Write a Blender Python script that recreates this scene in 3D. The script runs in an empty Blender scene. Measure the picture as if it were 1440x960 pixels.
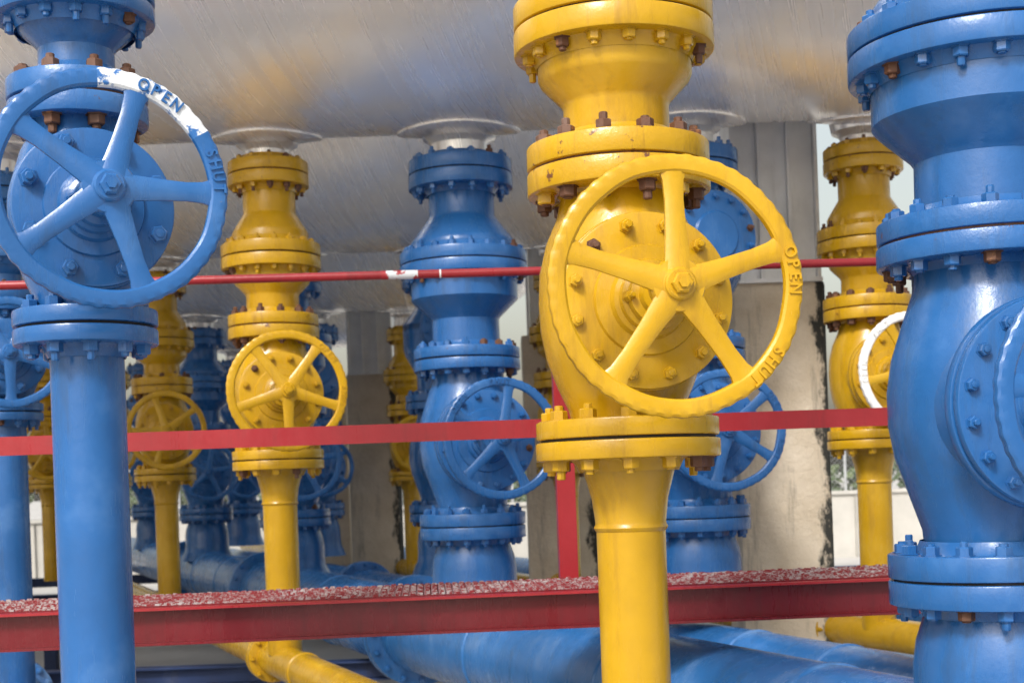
import bpy, math, random
from mathutils import Matrix, Vector
random.seed(7)
EYE=1.6
scene=bpy.context.scene
# ---------------------------------------------------------------- materials
def new_mat(name):
    m=bpy.data.materials.new(name); m.use_nodes=True
    nt=m.node_tree; b=nt.nodes['Principled BSDF']; return m,nt,b
def N(nt,t,**k):
    n=nt.nodes.new(t)
    for a,v in k.items(): setattr(n,a,v)
    return n
def noise(nt,co,scale,detail=4,rough=.6,sc=(1,1,1)):
    mp=N(nt,'ShaderNodeMapping'); mp.inputs['Scale'].default_value=sc
    nt.links.new(co,mp.inputs[0])
    n=N(nt,'ShaderNodeTexNoise'); n.inputs['Scale'].default_value=scale
    n.inputs['Detail'].default_value=detail; n.inputs['Roughness'].default_value=rough
    nt.links.new(mp.outputs[0],n.inputs['Vector']); return n.outputs['Fac']
def ramp(nt,f,a,b,ca=(0,0,0,1),cb=(1,1,1,1)):
    r=N(nt,'ShaderNodeValToRGB'); e=r.color_ramp.elements
    e[0].position=a;e[1].position=b;e[0].color=ca;e[1].color=cb
    nt.links.new(f,r.inputs[0]); return r.outputs[0]
def mix(nt,f,a,b,blend='MIX'):
    m=N(nt,'ShaderNodeMix',data_type='RGBA',blend_type=blend)
    if isinstance(f,(int,float)): m.inputs[0].default_value=f
    else: nt.links.new(f,m.inputs[0])
    for i,v in ((6,a),(7,b)):
        if isinstance(v,tuple): m.inputs[i].default_value=v
        else: nt.links.new(v,m.inputs[i])
    return m.outputs[2]
def mul(nt,a,k):
    m=N(nt,'ShaderNodeMath',operation='MULTIPLY'); m.inputs[1].default_value=k
    nt.links.new(a,m.inputs[0]); return m.outputs[0]
def bump(nt,b,h,strength,dist):
    n=N(nt,'ShaderNodeBump'); n.inputs['Strength'].default_value=strength
    n.inputs['Distance'].default_value=dist
    nt.links.new(h,n.inputs['Height']); nt.links.new(n.outputs[0],b.inputs['Normal'])
def c4(c,k=1): return (c[0]*k,c[1]*k,c[2]*k,1)
def paint(name,col,grime=(.05,.035,.02),gr=.3,chip=(.12,.05,.02),chipth=.72,rough=.18,fade=(.5,.5,.5),fadeamt=.06,bs=.24):
    m,nt,b=new_mat(name)
    co=N(nt,'ShaderNodeTexCoord').outputs['Object']
    oi=N(nt,'ShaderNodeObjectInfo')
    add=N(nt,'ShaderNodeVectorMath',operation='ADD')
    nt.links.new(co,add.inputs[0]); nt.links.new(mul(nt,oi.outputs['Random'],37),add.inputs[1]); co=add.outputs[0]
    big=noise(nt,co,4,4)
    c=mix(nt,ramp(nt,big,.35,.7),c4(col,.87),c4(col,1.1))
    c=mix(nt,mul(nt,ramp(nt,big,.55,.75),fadeamt*2),c,c4(fade))
    st=noise(nt,co,9,5,.75,(1.6,1.6,.22))
    c=mix(nt,mul(nt,ramp(nt,st,.53,.72),gr),c,c4(grime))
    ch=noise(nt,co,24,6,.7)
    chm=ramp(nt,ch,chipth,chipth+.02)
    c=mix(nt,chm,c,c4(chip))
    nt.links.new(c,b.inputs['Base Color'])
    r=N(nt,'ShaderNodeMapRange'); r.inputs[1].default_value=.3;r.inputs[2].default_value=.7
    r.inputs[3].default_value=rough-.04; r.inputs[4].default_value=rough+.18
    nt.links.new(st,r.inputs[0]); nt.links.new(r.outputs[0],b.inputs['Roughness'])
    h1=noise(nt,co,60,2); 
    h3=N(nt,'ShaderNodeMath',operation='MULTIPLY_ADD'); h3.inputs[1].default_value=.3
    nt.links.new(h1,h3.inputs[0]); nt.links.new(ch,h3.inputs[2])
    bump(nt,b,h3.outputs[0],bs,.005)
    return m
BLUE=(.019,.112,.33); YEL=(.52,.295,.006); RED=(.30,.013,.020)
M_blue=paint('blue_paint',BLUE,grime=(.03,.05,.08),gr=.4,chip=(.16,.15,.15),chipth=.74,fade=(.2,.34,.55),fadeamt=.1)
M_blue_h=paint('skylit_blue_paint',(.035,.17,.46),grime=(.05,.08,.12),gr=.4,chip=(.2,.2,.2),chipth=.74,fade=(.3,.42,.58),fadeamt=.2)  # header blue made paler: sky light on the pipe tops put into the colour
M_yel=paint('yellow_paint',YEL,grime=(.2,.09,.01),gr=.45,chipth=.72,fade=(.66,.5,.12),fadeamt=.08)
M_blue_r=paint('blue_paint_rust_spotted',BLUE,grime=(.03,.04,.05),gr=.5,chip=(.10,.05,.03),chipth=.67,fade=(.2,.34,.55),fadeamt=.1,bs=.4)
M_yel_r=paint('yellow_paint_rust_spotted',YEL,grime=(.16,.06,.01),gr=.65,chip=(.14,.055,.02),chipth=.63,fade=(.66,.5,.12),fadeamt=.08,bs=.4)
M_red=paint('red_paint',RED,grime=(.08,.01,.01),gr=.3,chip=(.55,.5,.47),chipth=.73,rough=.28,fade=(.35,.07,.08))
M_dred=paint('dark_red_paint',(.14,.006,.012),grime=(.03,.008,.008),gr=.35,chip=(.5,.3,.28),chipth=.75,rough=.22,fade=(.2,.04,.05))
M_dblue=paint('dark_blue_paint',(.012,.035,.12),gr=.5,rough=.5)
M_rust=paint('rusty_steel',(.11,.045,.022),grime=(.03,.015,.01),gr=.7,rough=.6,chip=(.25,.1,.03),chipth=.6,bs=.5)
M_dark=paint('dark_gasket',(.02,.018,.016),rough=.8)
M_white=paint('white_paint',(.82,.82,.81),grime=(.4,.39,.37),gr=.3,rough=.5,fade=(.6,.6,.6))
def worn_white(base,name,th=.37):
    m,nt,b=new_mat(name)
    co=N(nt,'ShaderNodeTexCoord').outputs['Object']
    f=ramp(nt,noise(nt,co,18,7,.7),th,th+.04)
    nt.links.new(mix(nt,f,c4(base,1.2),(.68,.71,.74,1)),b.inputs['Base Color'])
    b.inputs['Roughness'].default_value=.5
    bump(nt,b,noise(nt,co,50,5),.3,.006); return m
M_worn=worn_white(BLUE,'worn_white_on_blue',.42)
M_wornred=worn_white(RED,'worn_white_on_red',.50)
def grate_mat():
    m,nt,b=new_mat('worn_red_grating')
    co=N(nt,'ShaderNodeTexCoord').outputs['Object']
    f=ramp(nt,noise(nt,co,45,4,.7,(1,2,1)),.47,.58)
    g=ramp(nt,noise(nt,co,1.7,3),.3,.6,(.35,.35,.35,1))
    mm=N(nt,'ShaderNodeMath',operation='MULTIPLY'); nt.links.new(f,mm.inputs[0]); nt.links.new(g,mm.inputs[1])
    nt.links.new(mix(nt,mm.outputs[0],c4(RED,.7),(.42,.39,.39,1)),b.inputs['Base Color'])
    b.inputs['Roughness'].default_value=.6; return m
M_grate=grate_mat()
def alu():
    m,nt,b=new_mat('weathered_stainless_cladding')
    co=N(nt,'ShaderNodeTexCoord').outputs['Object']
    a=noise(nt,co,.7,3,.5)
    rot=N(nt,'ShaderNodeMapping'); rot.inputs['Rotation'].default_value=(0,.12,.25); nt.links.new(co,rot.inputs[0])
    s=noise(nt,rot.outputs[0],6,5,.6,(3.5,.12,.12))
    c=mix(nt,ramp(nt,a,.3,.7),(.84,.815,.785,1),(.93,.92,.91,1))
    c=mix(nt,mul(nt,ramp(nt,s,.5,.8),.25),c,(.62,.57,.52,1))
    drip=mul(nt,ramp(nt,noise(nt,rot.outputs[0],12,4,.7,(3,.06,.06)),.66,.74),.3)
    c=mix(nt,drip,c,(.45,.40,.34,1))
    yst=mul(nt,ramp(nt,noise(nt,co,1.3,5,.7),.66,.72),.3)
    c=mix(nt,yst,c,(.6,.5,.25,1))
    nt.links.new(c,b.inputs['Base Color']); b.inputs['Metallic'].default_value=.5
    r=N(nt,'ShaderNodeMapRange'); r.inputs[1].default_value=.3; r.inputs[2].default_value=.7; r.inputs[3].default_value=.2; r.inputs[4].default_value=.34
    nt.links.new(s,r.inputs[0]); nt.links.new(r.outputs[0],b.inputs['Roughness'])
    bump(nt,b,noise(nt,co,1.3,1,.4),.22,.08)
    return m
M_alu=alu()
def concrete():
    m,nt,b=new_mat('stained_concrete')
    co=N(nt,'ShaderNodeTexCoord').outputs['Object']
    c=mix(nt,ramp(nt,noise(nt,co,3,7,.7),.3,.7),(.56,.46,.33,1),(.74,.65,.52,1))
    st=mul(nt,ramp(nt,noise(nt,co,4,6,.75,(2.2,2.2,.28)),.57,.72),.65)
    c=mix(nt,st,c,(.18,.155,.12,1))
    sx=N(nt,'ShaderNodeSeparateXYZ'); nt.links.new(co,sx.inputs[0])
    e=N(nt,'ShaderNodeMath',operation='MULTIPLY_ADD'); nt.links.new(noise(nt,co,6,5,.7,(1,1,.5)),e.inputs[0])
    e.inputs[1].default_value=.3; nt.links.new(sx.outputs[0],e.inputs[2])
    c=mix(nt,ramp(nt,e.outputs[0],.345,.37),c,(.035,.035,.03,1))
    nt.links.new(c,b.inputs['Base Color']); b.inputs['Roughness'].default_value=.9
    bump(nt,b,noise(nt,co,25,6,.7),.6,.02); return m
M_conc=concrete()
def plainconc():
    m,nt,b=new_mat('rendered_wall')
    co=N(nt,'ShaderNodeTexCoord').outputs['Object']
    c=mix(nt,ramp(nt,noise(nt,co,1.2,7,.7),.3,.7),(.38,.37,.34,1),(.52,.50,.46,1))
    nt.links.new(c,b.inputs['Base Color']); b.inputs['Roughness'].default_value=.9
    return m
M_wall=plainconc()
def ground_mat():
    m,nt,b=new_mat('concrete_yard')
    co=N(nt,'ShaderNodeTexCoord').outputs['Object']
    c=mix(nt,ramp(nt,noise(nt,co,.8,6,.7),.35,.7),(.42,.405,.38,1),(.56,.54,.51,1))
    c=mix(nt,ramp(nt,noise(nt,co,60,3,.7),.5,.75),c,(.28,.26,.24,1))
    nt.links.new(c,b.inputs['Base Color']); b.inputs['Roughness'].default_value=.9
    return m
M_ground=ground_mat()
def leafm():
    m,nt,b=new_mat('foliage')
    co=N(nt,'ShaderNodeTexCoord').outputs['Object']
    nt.links.new(mix(nt,ramp(nt,noise(nt,co,1.5,4),.35,.65),(.04,.07,.03,1),(.11,.14,.06,1)),b.inputs['Base Color'])
    b.inputs['Roughness'].default_value=.8; return m
M_leaf=leafm()
M_galv=paint('galvanised_steel',(.45,.46,.47),rough=.5)

# ---------------------------------------------------------------- mesh builder
class MB:
    def __init__(s): s.v=[];s.f=[];s.m=[];s.mats=[]
    def mi(s,mat):
        if mat not in s.mats: s.mats.append(mat)
        return s.mats.index(mat)
    def add(s,vs,fs,mat,M=None):
        o=len(s.v); i=s.mi(mat)
        s.v+= [tuple(M@Vector(v)) if M is not None else tuple(v) for v in vs]
        for f in fs: s.f.append([o+k for k in f]); s.m.append(i)
    def lathe(s,prof,seg,mat,M=None,ph=0):
        vs=[];rings=[]
        for r,z in prof:
            if r<=1e-6: rings.append([len(vs)]); vs.append((0,0,z))
            else:
                rings.append(list(range(len(vs),len(vs)+seg)))
                for i in range(seg):
                    a=2*math.pi*i/seg+ph; vs.append((r*math.cos(a),r*math.sin(a),z))
        fs=[]
        for A,B in zip(rings,rings[1:]):
            for i in range(seg):
                j=(i+1)%seg
                if len(A)==1 and len(B)==1: continue
                if len(A)==1: fs.append([A[0],B[j],B[i]])
                elif len(B)==1: fs.append([A[i],A[j],B[0]])
                else: fs.append([A[i],A[j],B[j],B[i]])
        s.add(vs,fs,mat,M)
    def disc(s,z0,z1,r,seg,mat,M=None,c=.005,ri=0):
        s.lathe([(ri,z0),(r-c,z0),(r-c*.3,z0+c*.3),(r,z0+c),(r,z1-c),(r-c*.3,z1-c*.3),(r-c,z1),(ri,z1)],seg,mat,M)
    def box(s,a,b,mat,M=None,bev=0):
        x0,y0,z0=a;x1,y1,z1=b
        vs=[(x0,y0,z0),(x1,y0,z0),(x1,y1,z0),(x0,y1,z0),(x0,y0,z1),(x1,y0,z1),(x1,y1,z1),(x0,y1,z1)]
        s.add(vs,[[0,3,2,1],[4,5,6,7],[0,1,5,4],[1,2,6,5],[2,3,7,6],[3,0,4,7]],mat,M)
    def nut(s,x,y,z,h,r,mat,M=None,stud=0,up=1,studmat=None):
        T=Matrix.Translation((x,y,z))@(Matrix.Identity(4) if up>0 else Matrix.Rotation(math.pi,4,'X'))@Matrix.Rotation(random.random()*1.05,4,'Z')
        if M is not None: T=M@T
        s.lathe([(0,0),(r*1.25,0),(r*1.25,h*.12),(r,h*.12),(r,h*.88),(r*.86,h),(0,h)],6,mat,T)
        if stud>0: s.lathe([(r*.52,h*.9),(r*.52,h+stud*.85),(r*.42,h+stud),(0,h+stud)],8,studmat or mat,T)
    def pipe(s,p0,p1,r,seg,mat):
        p0=Vector(p0);p1=Vector(p1);d=p1-p0
        M=Matrix.Translation(p0)@d.to_track_quat('Z','Y').to_matrix().to_4x4()
        s.lathe([(0,0),(r,0),(r,d.length),(0,d.length)],seg,mat,M)
    def obj(s,name,parent=None,loc=(0,0,0),ang=32):
        me=bpy.data.meshes.new(name); me.from_pydata(s.v,[],s.f)
        for m in s.mats: me.materials.append(m)
        me.polygons.foreach_set('material_index',s.m)
        me.polygons.foreach_set('use_smooth',[True]*len(s.f))
        me.update(); me.set_sharp_from_angle(angle=math.radians(ang))
        o=bpy.data.objects.new(name,me); scene.collection.objects.link(o)
        o.location=loc
        if parent: o.parent=parent
        return o
def empty(name,loc=(0,0,0)):
    e=bpy.data.objects.new(name,None); e.location=loc; e.empty_display_size=.1
    scene.collection.objects.link(e); return e

# letters
_L={}
def letter(ch):
    if ch in _L: return _L[ch]
    cu=bpy.data.curves.new('t','FONT'); cu.body=ch; cu.size=1; cu.extrude=.10; cu.align_x='CENTER'; cu.align_y='CENTER'; cu.resolution_u=3; cu.offset=.02
    o=bpy.data.objects.new('t',cu); scene.collection.objects.link(o)
    dg=bpy.context.evaluated_depsgraph_get(); me=bpy.data.meshes.new_from_object(o.evaluated_get(dg))
    r=([tuple(v.co) for v in me.vertices],[list(p.vertices) for p in me.polygons])
    bpy.data.objects.remove(o); bpy.data.curves.remove(cu); bpy.data.meshes.remove(me)
    _L[ch]=r; return r

RX=Matrix.Rotation(math.pi/2,4,'X')
def wheel(mb,M,R,phase,mat,white=None,seg=192,rimmat=None,bumps=True):
    """handwheel: centre at origin of M, front toward -Y"""
    rw=.0205; rt=.0145
    sec=[]
    for i in range(12):
        a=2*math.pi*i/12; ca,sa=math.cos(a),math.sin(a)
        sec.append((rw*math.copysign(abs(ca)**.6,ca),rt*math.copysign(abs(sa)**.7,sa)))
    Rc=R-rw
    vs=[];fsA=[];fsB=[]
    for j in range(seg):
        a=2*math.pi*j/seg; ca,sa=math.cos(a),math.sin(a)
        k=j%4
        wob=.0006*math.sin(7*a)+.0005*math.sin(13*a+1)
        for (u,v) in sec:
            r=Rc+u+wob
            if bumps and u>0: r+=(.0014 if k in(0,1) else -.0006)*(u/rw)
            vs.append((r*ca,v,r*sa))
    n=len(sec)
    for j in range(seg):
        adeg=(360*j/seg)
        for i in range(n):
            f=[j*n+i,((j+1)%seg)*n+i,((j+1)%seg)*n+(i+1)%n,j*n+(i+1)%n]
            w=False
            if white:
                lo,hi=white; w= lo<adeg<hi
            (fsB if w else fsA).append(f)
    rm=rimmat or mat
    mb.add(vs,fsA,rm,M)
    if fsB: mb.add(vs,fsB,M_worn,M)
    for s in range(5):
        a=math.radians(phase+72*s)
        S=M@Matrix.Rotation(-a,4,'Y')
        st=[(.03,.031,.012,-.016),(.06,.027,.011,-.014),(.11,.023,.010,-.010),(Rc*.7,.0205,.009,-.004),(Rc-.035,.023,.009,-.001),(Rc-.008,.032,.010,0)]
        vs=[];fs=[]
        for (r,w,t,off) in st:
            for (z,y) in ((-w,t*.6),(-w,-t*.4),(-w*.55,-t),(w*.55,-t),(w,-t*.4),(w,t*.6),(w*.4,t*1.1),(-w*.4,t*1.1)):
                vs.append((r,y+off,z))
        for q in range(len(st)-1):
            for i in range(8): fs.append([q*8+i,q*8+(i+1)%8,(q+1)*8+(i+1)%8,(q+1)*8+i])
        mb.add(vs,fs,mat,S)
    H=M@RX
    mb.lathe([(0,-.03),(.045,-.03),(.058,-.015),(.060,.012),(.056,.022),(.04,.024),(.034,.03),(.034,.036),(.03,.04),(0,.04)],40,mat,H)
    mb.lathe([(.024,.04),(.024,.052),(.020,.056),(.012,.056),(.012,.064),(0,.064)],6,mat,H)
    for word,da in (('OPEN',-11.5),('SHUT',-60.5)):
        c=phase+da; step=math.degrees(.0265/Rc)
        for i,ch in enumerate(word):
            th=math.radians(c+(1.5-i)*step)
            vs,fs=letter(ch)
            L=M@Matrix.Rotation(-(th-math.pi/2),4,'Y')@Matrix.Translation((0,-rt+.0005,Rc))@RX@Matrix.Diagonal((.032,.037,.045,1))
            mb.add(vs,fs,rm,L)

def fpair(mb,z0,z1,r,n,mat,seg,hole_r,rust=.3,below=True,above=True,br=.0155,gap=.006,worn=False):
    zm=(z0+z1)/2
    fm=(M_yel_r if mat is M_yel else M_blue_r) if worn else mat
    mb.disc(z0,zm-gap/2,r,seg,fm)
    tilt=Matrix.Rotation(random.uniform(-.006,.006),4,'X')@Matrix.Rotation(random.uniform(-.006,.006),4,'Y')
    mb.disc(zm+gap/2,z1,r*random.uniform(.99,1.008),seg,fm,Matrix.Translation((0,0,zm))@tilt@Matrix.Translation((0,0,-zm)))
    mb.lathe([(r-.012,zm-gap),(r-.012,zm+gap)],seg,M_dark if rust<.3 else M_rust)
    rp=r-.036
    mb.lathe([(hole_r+.002,z1+.03),(hole_r+.012,z1+.008),(hole_r+.02,z1-.001)],seg,mat)
    mb.lathe([(hole_r+.02,z0+.001),(hole_r+.012,z0-.008),(hole_r+.002,z0-.03)],seg,mat)
    ph=random.random()
    for i in range(n):
        a=2*math.pi*(i+ph)/n; x,y=rp*math.cos(a),rp*math.sin(a)
        m=M_rust if random.random()<rust else mat
        if above: mb.nut(x,y,z1,br*1.15,br,m,stud=random.choice((.006,.012,.018)),studmat=M_rust if rust>.35 else m)
        m=M_rust if random.random()<rust else mat
        if below: mb.nut(x,y,z0,br*1.25,br,m,stud=random.choice((.004,.010,.02)),up=-1,studmat=M_rust if rust>.35 else m)

def bonnet(mb,zc,ang,R,n,mat,seg,body,wheel_d,br=.015,stem=True,t=.03,rust=.06):
    M=Matrix.Translation((0,0,zc))@Matrix.Rotation(math.radians(ang),4,'Z')@RX
    d=body
    mb.lathe([(R*.86,-.02),(R*.88,d-.07),(R*.84,d-.045),(R*.84,d)],seg,mat,M)
    mb.disc(d,d+t,R,seg,mat,M)
    mb.lathe([(R-.012,d+t-.002),(R-.012,d+t+.006)],seg,M_dark,M)
    mb.disc(d+t+.004,d+2*t,R*.985,seg,mat,M)
    e=d+2*t
    if stem:
        mb.lathe([(R*.62,e-.001),(R*.6,e+.008),(R*.45,e+.014),(R*.42,e+.03),(R*.37,e+.034),(R*.36,e+.055),(R*.31,e+.06),(R*.3,e+.085),(R*.22,e+.09),(R*.2,e+.11),(.02,e+.112)],seg,mat,M)
        mb.lathe([(.017,e+.1),(.017,wheel_d)],16,M_galv,M)
        for sx in(-1,1):
            mb.nut(sx*R*.3,0,e+.058,.03,.012,mat,M,stud=.02)
    else:
        mb.lathe([(R*.55,e-.001),(R*.5,e+.01),(0,e+.018)],seg,mat,M)
    rp=R-.032
    for i in range(n):
        a=2*math.pi*(i+.5)/n
        m=M_rust if random.random()<rust else mat
        mb.nut(rp*math.cos(a),rp*math.sin(a),e,br*1.15,br,m,M,stud=random.choice((.004,.01,.014)))
        mb.nut(rp*math.cos(a),rp*math.sin(a),d,br*1.1,br,m,M,stud=.008,up=-1)

VR=1.3; VZ=3.01
def VY(Y): 
    k=round((Y-7.0)/3.5); return 6.8+3.5*k
def valve(kind,X,Y,dz=0,ang=16,phase=18,k=1,top='vessel',white=None,rim=None,rust=None,zs=None):
    col=M_yel if kind=='Y' else M_blue
    seg=72 if k<2 else (40 if k<3 else 28)
    root=empty({'Y':'yellow_gate_valve','B':'blue_gate_valve','E':'blue_gate_valve','L':'blue_gate_valve'}[kind],(X,Y,EYE+dz))
    mb=MB(); wm=MB()
    if rust is None: rust=.3 if kind=='Y' else .1
    def nb(n): return n if k<3 else max(8,int(n*.75))
    if kind=='Y':
        mb.lathe([(.084,-.86),(.084,-.13),(.087,-.127),(.0905,-.12),(.087,-.113),(.086,-.108),(.093,-.05),(.112,.02),(.118,.046)],seg,col)
        fpair(mb,.045,.14,.224,nb(12),col,seg,.12,rust*.35,br=.0205)
        mb.lathe([(.135,.138),(.142,.17),(.165,.22),(.19,.29),(.202,.36),(.205,.43),(.2,.50),(.182,.57),(.155,.63),(.14,.69)],seg,col)
        fpair(mb,.685,.802,.222,nb(12),col,seg,.132,rust*2.2,br=.0205,worn=True)
        mb.lathe([(.13,.80),(.128,.895),(.134,.908),(.18,.955),(.187,.97),(.187,1.03)],seg,col)
        fpair(mb,1.025,1.145,.243,nb(16),col,seg,.187,rust*.4,br=.017)
        mb.lathe([(.187,1.14),(.187,1.20),(.18,1.215),(.134,1.29),(.128,1.30),(.128,1.44)],seg,col)
        fpair(mb,1.43,1.55,.197,nb(12),col,seg,.13,rust,br=.017,worn=True)
        zc=.402; R=.206; body=.165; wd=.45; WR=.28; n=12
        topr=.11
    elif kind in 'BE':
        mb.lathe([(.26,-.66),(.235,-.60),(.215,-.56),(.208,-.50),(.208,-.42),(.2,-.36),(.18,-.30),(.17,-.26)],seg,col)
        fpair(mb,-.27,-.145,.26,nb(16),col,seg,.18,rust*.6,br=.0195)
        mb.lathe([(.17,-.15),(.175,-.09),(.205,0),(.235,.09),(.248,.17),(.248,.25),(.235,.33),(.205,.42),(.18,.49),(.175,.56)],seg,col)
        fpair(mb,.55,.66,.262,nb(16),col,seg,.17,rust*1.7,br=.0195,worn=True)
        if kind=='B':
            mb.lathe([(.167,.655),(.165,.80),(.175,.815),(.25,.885),(.262,.90),(.262,1.04)],seg,col)
            fpair(mb,1.01,1.13,.315,nb(20),col,seg,.262,rust*.5,br=.019)
        else:
            mb.lathe([(.167,.655),(.17,.80),(.2,.86),(.25,.95),(.262,1.0),(.262,1.17)],seg,col)
            bonnet(mb,1.13,22,.22,nb(14),col,seg,.22,0,stem=False)
        mb.lathe([(.262,1.13),(.262,1.17),(.25,1.19),(.175,1.29),(.163,1.31),(.16,1.45)],seg,col)
        fpair(mb,1.44,1.58,.257,nb(14),col,seg,.165,rust,br=.019)
        zc=.2; R=.245; body=.23; wd=.52; WR=.28; n=16; topr=.14
    else:
        mb.lathe([(.088,-1.02),(.088,.36)],seg,col)
        fpair(mb,.365,.45,.171,nb(10),col,seg,.09,rust*.4,br=.019)
        mb.lathe([(.115,.45),(.12,.48),(.145,.54),(.168,.61),(.172,.68),(.165,.75),(.14,.83),(.12,.87),(.115,.91)],seg,col)
        fpair(mb,.90,1.005,.166,nb(8),col,seg,.095,rust*2.4,br=.0205,worn=True)
        mb.lathe([(.092,1.0),(.09,1.08),(.096,1.09),(.135,1.125),(.14,1.135),(.14,1.16)],seg,col)
        fpair(mb,1.15,1.235,.19,nb(14),col,seg,.14,rust*.4,br=.016)
        mb.lathe([(.14,1.23),(.14,1.28),(.096,1.34),(.09,1.36),(.09,1.45)],seg,col)
        fpair(mb,1.43,1.55,.18,nb(10),col,seg,.1,rust,br=.016)
        zc=.665; R=.186; body=.15; wd=.42; WR=.26; n=8; topr=.09
    bonnet(mb,zc,ang,R,nb(n),col,seg,body,wd,br=.0145 if kind!='L' else .019)
    mb.obj('valve_body_and_riser',root)
    M=Matrix.Translation((0,0,zc))@Matrix.Rotation(math.radians(ang),4,'Z')@Matrix.Translation((0,-wd,0))
    wheel(wm,M,WR,phase,col,white=white,rimmat=rim,seg=192 if k<3 else 96,bumps=k<3)
    wm.obj('handwheel',root)
    nz=MB()
    zt=1.55 if kind not in 'BE' else 1.58
    if top=='vessel':
        zb=VZ-VR-dz
        nz.lathe([(topr,zt-.01),(topr,zb-.05),(topr+.01,zb-.035),(topr+.04,zb-.02),(topr+.05,zb+.03)],48,M_alu)
        vs=[];fs=[];rs=[topr+.03,topr+.06,topr+.15,topr+.165,topr+.167];S=48
        for q,r in enumerate(rs):
            for i in range(S):
                a=2*math.pi*i/S; x,y=r*math.cos(a),r*math.sin(a)
                yy=(Y+y)-VY(Y)
                zsurf=VZ-math.sqrt(max(VR**2-yy*yy,0))-dz
                vs.append((x,y,zsurf-(.028,.022,.014,.008,-.01)[q]))
        for q in range(len(rs)-1):
            for i in range(S): fs.append([q*S+i,q*S+(i+1)%S,(q+1)*S+(i+1)%S,(q+1)*S+i])
        nz.add(vs,fs,M_alu)
    else:
        nz.lathe([(topr,zt-.01),(topr,2.75)],40,M_alu)
    nz.obj('nozzle',root)
    return root

# ---------------------------------------------------------------- valve rows
step=Vector((-1.41,3.5))
def vend(k): return 2.75-1.41*(k-1)
def row(kind,X1,Y1,ks,**kw):
    for k in ks:
        X=X1+step.x*(k-1); Y=Y1+step.y*(k-1)
        if X>vend(k)-.2: continue
        a=dict(kw)
        a.setdefault('ang',16)
        if k>1: a['phase']=random.choice((54,18,36,152))
        valve(kind,X,Y,k=k,**a)
valve('L',-1.022,3.46,ang=24,phase=72,k=0,top='up',white=(31,93),rust=.3)
valve('Y',.285,3.46,ang=10,phase=18,k=0,top='up',rust=.38)
valve('B',1.175,3.46,dz=-.065,ang=10,phase=30,k=0,top='up',rust=.2)
valve('L',-2.47,7.0,dz=.02,ang=22,phase=54,k=1)
valve('Y',-1.145,7.0,dz=.055,ang=16,phase=54,k=1,rust=.42)
valve('B',-.2,7.0,ang=18,phase=152,k=1)
valve('E',.907,7.0,ang=9,phase=40,k=1)
valve('Y',1.82,7.15,dz=.055,ang=12,phase=191.5,k=1,rim=M_white,rust=.5)
valve('Y',-3.5,7.0,dz=.05,ang=20,k=2)
row('L',-2.47,7.0,(2,3)); row('Y',-1.145,7.0,(2,3,4),dz=.05,rust=.4)
row('B',-.2,7.0,(2,3,4)); row('E',.907,7.0,(2,3,4)); row('Y',1.82,7.15,(2,3,4),rust=.4)
valve('Y',-4.55,14.0,dz=.05,k=3,rust=.4)

# ---------------------------------------------------------------- header pipes along the rows
dirn=Vector((step.x,step.y,0)).normalized()
def header(name,X,Y,z,r,mat,t0,t1,flanges=(),bands=(),fr=1.35):
    o=Vector((X,Y,EYE+z)); mb=MB()
    M=dirn.to_track_quat('Z','Y').to_matrix().to_4x4()
    mb.lathe([(0,t0),(r,t0),(r,t1),(0,t1)],64,mat,M)
    for b in bands: mb.lathe([(r-.001,b-.012),(r+.006,b-.006),(r+.007,b+.004),(r-.001,b+.012)],64,mat,M)
    for f in flanges:
        mb.disc(f-.05,f-.004,r*fr,64,mat,M); mb.disc(f+.004,f+.05,r*fr,64,mat,M)
        n=16 if r>.15 else 8
        for i in range(n):
            a=2*math.pi*i/n; rp=r*(1+(fr-1)*.6); br=.016 if r>.15 else .011
            mb.nut(rp*math.cos(a),rp*math.sin(a),f+.05,.02,br,mat,M,stud=.012)
            mb.nut(rp*math.cos(a),rp*math.sin(a),f-.05,.02,br,mat,M,stud=.012,up=-1)
    return mb.obj(name,None,o)
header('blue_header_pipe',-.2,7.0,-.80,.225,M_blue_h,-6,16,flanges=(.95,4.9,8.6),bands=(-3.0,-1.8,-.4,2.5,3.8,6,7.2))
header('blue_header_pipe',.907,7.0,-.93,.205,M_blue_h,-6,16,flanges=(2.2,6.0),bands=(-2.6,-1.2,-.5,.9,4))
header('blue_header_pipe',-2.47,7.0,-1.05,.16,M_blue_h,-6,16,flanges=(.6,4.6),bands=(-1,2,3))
header('yellow_header_pipe',-1.145,7.0,-.85,.085,M_yel,-6,16,flanges=(.32,-2.5,4),bands=(-.4,2),fr=1.5)
header('yellow_header_pipe',1.82,7.15,-.83,.085,M_yel,-3.5,16,flanges=(.42,3.9),bands=(1.8,),fr=1.5)
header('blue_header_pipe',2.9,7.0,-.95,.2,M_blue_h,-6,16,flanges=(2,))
header('yellow_header_pipe',-3.5,7.0,-.85,.085,M_yel,-6,16,flanges=(.4,5),fr=1.5)
mb=MB(); mb.pipe((-7,3.46,EYE+2.85),(7,3.46,EYE+2.85),.2,64,M_alu); mb.obj('overhead_header_pipe')

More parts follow.
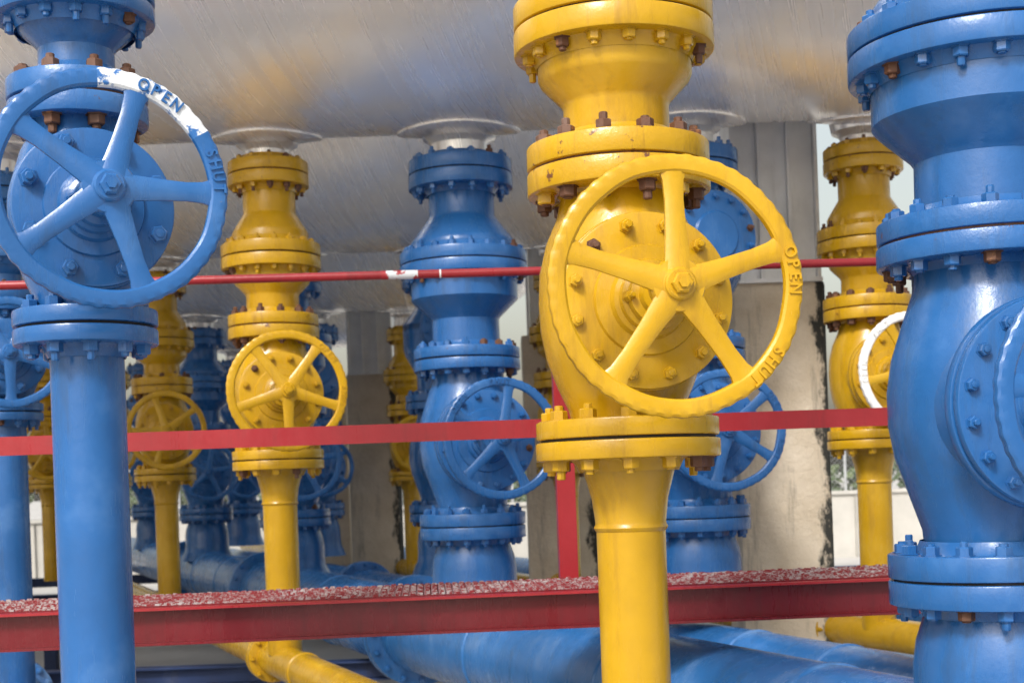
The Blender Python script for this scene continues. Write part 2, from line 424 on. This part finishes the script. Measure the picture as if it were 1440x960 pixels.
# ---------------------------------------------------------------- vessels, saddles, piers
RY=Matrix.Rotation(math.pi/2,4,'Y')
for k in range(1,5):
    y=6.8+3.5*(k-1); x0=-8-2*k; x1=vend(k)
    mb=MB(); prof=[]
    for i in range(13):
        a=math.pi/2*i/12; prof.append((VR*math.sin(a),x0-.65*math.cos(a)))
    prof.append((VR,x1))
    for i in range(1,13):
        a=math.pi/2*i/12; prof.append((VR*math.cos(a),x1+.65*math.sin(a)))
    mb.lathe(prof,160,M_alu,RY)
    xs=x0+.9
    while xs<x1:
        mb.lathe([(VR-.002,xs-.012),(VR+.003,xs-.008),(VR+.003,xs+.008),(VR-.002,xs+.012)],160,M_alu,RY); xs+=2.43
    mb.obj('storage_vessel',None,(0,y,EYE+VZ),ang=20)
def pier(X,yf,w,d,ztop):
    root=empty('concrete_pier',(X,yf+d/2,0))
    mb=MB(); h=EYE+ztop; n=7
    c=.012
    prof=[(-w/2+c,-d/2),(w/2-c,-d/2),(w/2,-d/2+c),(w/2,d/2-c),(w/2-c,d/2),(-w/2+c,d/2),(-w/2,d/2-c),(-w/2,-d/2+c)]
    lv=[0,.3]+[.3+(h-.32)*i/n for i in range(1,n+1)]+[h]
    vs=[];fs=[]
    for q,z in enumerate(lv):
        sc=1+random.uniform(-.008,.008) if 0<q<len(lv)-1 else (1 if q==0 else .985)
        for (x,y) in prof: vs.append((x*sc,y*sc,z))
    for q in range(len(lv)-1):
        for i in range(8): fs.append([q*8+i,q*8+(i+1)%8,(q+1)*8+(i+1)%8,(q+1)*8+i])
    fs.append([(len(lv)-1)*8+i for i in range(8)])
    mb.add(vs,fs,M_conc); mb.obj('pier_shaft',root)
    return root,h
def saddle(yf,ya,zb,w):
    mb=MB()
    y0,y1=yf,yf+.34
    def zs(y): return EYE+VZ-math.sqrt(VR**2-min(1.2,abs(y-ya))**2)-.004
    mb.box((-w/2,y0-.03,zb),(w/2,y1+.03,zb+.02),M_white)
    ns=8
    for xr in (-w/2+.01,-w/6,w/6,w/2-.01):
        vs=[];fs=[]
        for i in range(ns+1):
            y=y0+(y1-y0)*i/ns
            for x in(xr-.009,xr+.009):
                vs+= [(x,y,zb+.02),(x,y,zs(y))]
        for i in range(ns):
            a=i*4;b=a+4
            fs+=[[a,b,b+1,a+1],[a+2,a+3,b+3,b+2],[a+1,b+1,b+3,a+3]]
        fs+=[[0,1,3,2],[ns*4,ns*4+2,ns*4+3,ns*4+1]]
        mb.add(vs,fs,M_white)
    ym=y0+.04
    mb.box((-w/2+.022,ym,zb+.022),(w/2-.022,ym+.015,zs(ym)),M_white)
    vs=[];fs=[]
    for i in range(13):
        y=y0-.12+(y1-y0+.2)*i/12
        for x in(-w/2-.04,w/2+.04): vs+=[(x,y,zs(y)-.012),(x,y,zs(y)+.02)]
    for i in range(12):
        a=i*4;b=a+4
        fs+=[[a,b,b+2,a+2],[a+1,b+1,b,a],[a+2,b+2,b+3,a+3]]
    fs+=[[0,2,3,1]]
    mb.add(vs,fs,M_white)
    return mb
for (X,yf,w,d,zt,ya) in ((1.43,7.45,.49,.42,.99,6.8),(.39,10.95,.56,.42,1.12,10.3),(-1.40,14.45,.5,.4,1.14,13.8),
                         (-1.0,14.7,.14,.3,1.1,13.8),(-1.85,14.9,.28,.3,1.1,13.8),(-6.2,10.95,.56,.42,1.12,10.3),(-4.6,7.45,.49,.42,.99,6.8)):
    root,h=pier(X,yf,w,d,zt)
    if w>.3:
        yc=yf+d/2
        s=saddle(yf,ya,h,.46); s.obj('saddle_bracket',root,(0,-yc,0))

# ---------------------------------------------------------------- walkway with railing
wr=empty('steel_walkway',(0,4.85,EYE)); wr.rotation_euler=(0,0,.06)
mb=MB(); x0,x1=-4.2,4.2; zt=-.358
def channel(y,sgn):
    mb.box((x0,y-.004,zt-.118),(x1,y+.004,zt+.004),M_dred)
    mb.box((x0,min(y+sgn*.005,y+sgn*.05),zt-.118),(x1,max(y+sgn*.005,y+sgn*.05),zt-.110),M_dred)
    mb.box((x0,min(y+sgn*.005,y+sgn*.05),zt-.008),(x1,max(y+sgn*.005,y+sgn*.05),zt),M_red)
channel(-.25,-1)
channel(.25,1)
for i in range(9): mb.box((x0+.3+i*.95,-.245,zt-.1),(x0+.34+i*.95,.245,zt-.04),M_red)
mb.obj('side_channels',wr)
gm=MB(); x=x0
while x<x1:
    gm.box((x,-.245,zt-.032),(x+.006,.245,zt+random.uniform(-.001,.002)+.004),M_grate); x+=.024
for j in range(14):
    y=-.24+j*.036
    x=x0
    while x<x1-.03:
        h=zt+.006+random.uniform(0,.005)
        gm.box((x+.004,y,zt-.02),(x+.020,y+.006,h),M_grate); x+=.024
gm.obj('grating',wr)
rl=MB()
rl.pipe((x0,.25,.752),(x1,.25,.752),.0155,20,M_red)
rl.box((x0,.244,.155),(x1,.252,.221),M_red)
for px in (.21,-2.25,2.65):
    rl.box((px-.033,.2545,zt-.11),(px+.033,.262,.735),M_red)
    rl.box((px-.033,.262,zt-.11),(px-.026,.32,.735),M_red)
rl.lathe([(.0155,-.065),(.0162,-.06),(.0162,.06),(.0155,.065)],20,M_wornred,Matrix.Translation((-.36,.25,.752))@RY)
rl.lathe([(.0155,-.003),(.0160,-.002),(.0160,.002),(.0155,.003)],20,M_white,Matrix.Translation((-.215,.25,.752))@RY)
rl.obj('railing',wr)
lg=MB()
for px in(-3.6,3.6):
    for y in(-.2,.2): lg.box((px-.04,y-.04,-EYE),(px+.04,y+.04,zt-.12),M_red)
lg.obj('support_legs',wr)

# ---------------------------------------------------------------- pipe rack beams
for i,y in enumerate((5.1,8.75,12.2,15.7,19)):
    mb=MB(); z=EYE-1.06-.12
    for (a,b) in (((-9,y-.06,z+.108),(4,y+.06,z+.12)),((-9,y-.06,z),(4,y+.06,z+.012)),((-9,y-.005,z+.013),(4,y+.005,z+.107))):
        mb.box(a,b,M_dblue)
    for px in range(-8,5,2): mb.box((px-.05,y-.05,0),(px+.05,y+.05,z-.001),M_dblue)
    mb.obj('pipe_support_beam')

# ---------------------------------------------------------------- ground, wall, fence, greenery
mb=MB(); mb.add([(-600,-300,0),(600,-300,0),(600,900,0),(-600,900,0)],[[0,1,2,3]],M_ground); mb.obj('ground')
mb=MB()
for i in range(-16,17): 
    mb.box((i*2.5-1.24,26,0),(i*2.5+1.24,26.18,1.15),M_wall)
    mb.box((i*2.5+1.245,25.94,0),(i*2.5+1.255+.0,26.2,1.15),M_wall)
mb.box((-42,25.95,1.155),(42,26.23,1.22),M_wall)
mb.obj('low_boundary_wall')
mb=MB()
for i in range(-14,15):
    mb.pipe((i*2.5,32,0),(i*2.5,32,2.2),.03,10,M_galv)
mb.pipe((-35,32,2.15),(35,32,2.15),.02,8,M_galv)
i=-35
while i<35:
    mb.add([(i,32.03,.05),(i+.006,32.03,.05),(i+2.1+.006,32.03,2.15),(i+2.1,32.03,2.15)],[[0,1,2,3]],M_galv)
    mb.add([(i+2.1,32.04,.05),(i+2.106,32.04,.05),(i+.006,32.04,2.15),(i,32.04,2.15)],[[0,1,2,3]],M_galv); i+=.12
mb.obj('chain_link_fence')
mb=MB()
for c in range(60):
    cx=random.uniform(-60,65); cy=random.uniform(75,95); ch=random.uniform(1.8,3.6)
    for i in range(150):
        v=Vector((random.gauss(0,1),random.gauss(0,1),random.gauss(0,1))).normalized()*random.uniform(.5,1)
        p=Vector((cx+v.x*2.6,cy+v.y*1.5,max(.1,ch*.5+v.z*ch*.5)))
        a=Vector((random.gauss(0,1),random.gauss(0,1),random.gauss(0,1))).normalized()*.35; b=a.orthogonal().normalized()*.22
        mb.add([p-a,p-b,p+a,p+b],[[0,1,2,3]],M_leaf)
mb.obj('shrub_mass')

# ---------------------------------------------------------------- camera, light
cam=bpy.data.cameras.new('Camera'); co=bpy.data.objects.new('Camera',cam); scene.collection.objects.link(co)
cam.lens=50; cam.sensor_width=36; cam.shift_y=.1368; cam.clip_end=2000; cam.clip_start=.05
co.matrix_world=Matrix.Translation((0,0,EYE))@Matrix.Rotation(math.pi/2,4,'X')@Matrix.Rotation(-.036,4,'Z')
cam.dof.use_dof=True; cam.dof.focus_distance=3.4; cam.dof.aperture_fstop=6.3
scene.camera=co
w=bpy.data.worlds.new('World'); scene.world=w; w.use_nodes=True; nt=w.node_tree
bg=nt.nodes['Background']; sky=nt.nodes.new('ShaderNodeTexSky'); sky.sky_type='NISHITA'; sky.sun_disc=False
el,az=math.radians(42),math.radians(204)
sky.sun_elevation=el; sky.sun_rotation=az; sky.dust_density=5; sky.air_density=1.8
hs=nt.nodes.new('ShaderNodeHueSaturation'); hs.inputs['Saturation'].default_value=.5; hs.inputs['Value'].default_value=1.3
nt.links.new(sky.outputs[0],hs.inputs['Color']); nt.links.new(hs.outputs[0],bg.inputs['Color'])
bg.inputs['Strength'].default_value=.15
sd=bpy.data.lights.new('sun','SUN'); sd.energy=2.7; sd.angle=math.radians(11); sd.color=(1,.98,.96)
so=bpy.data.objects.new('sun',sd); scene.collection.objects.link(so)
d=Vector((math.sin(az)*math.cos(el),math.cos(az)*math.cos(el),math.sin(el)))
so.rotation_euler=d.to_track_quat('Z','Y').to_euler()
scene.view_settings.view_transform='Standard'; scene.view_settings.look='None'; scene.view_settings.exposure=0
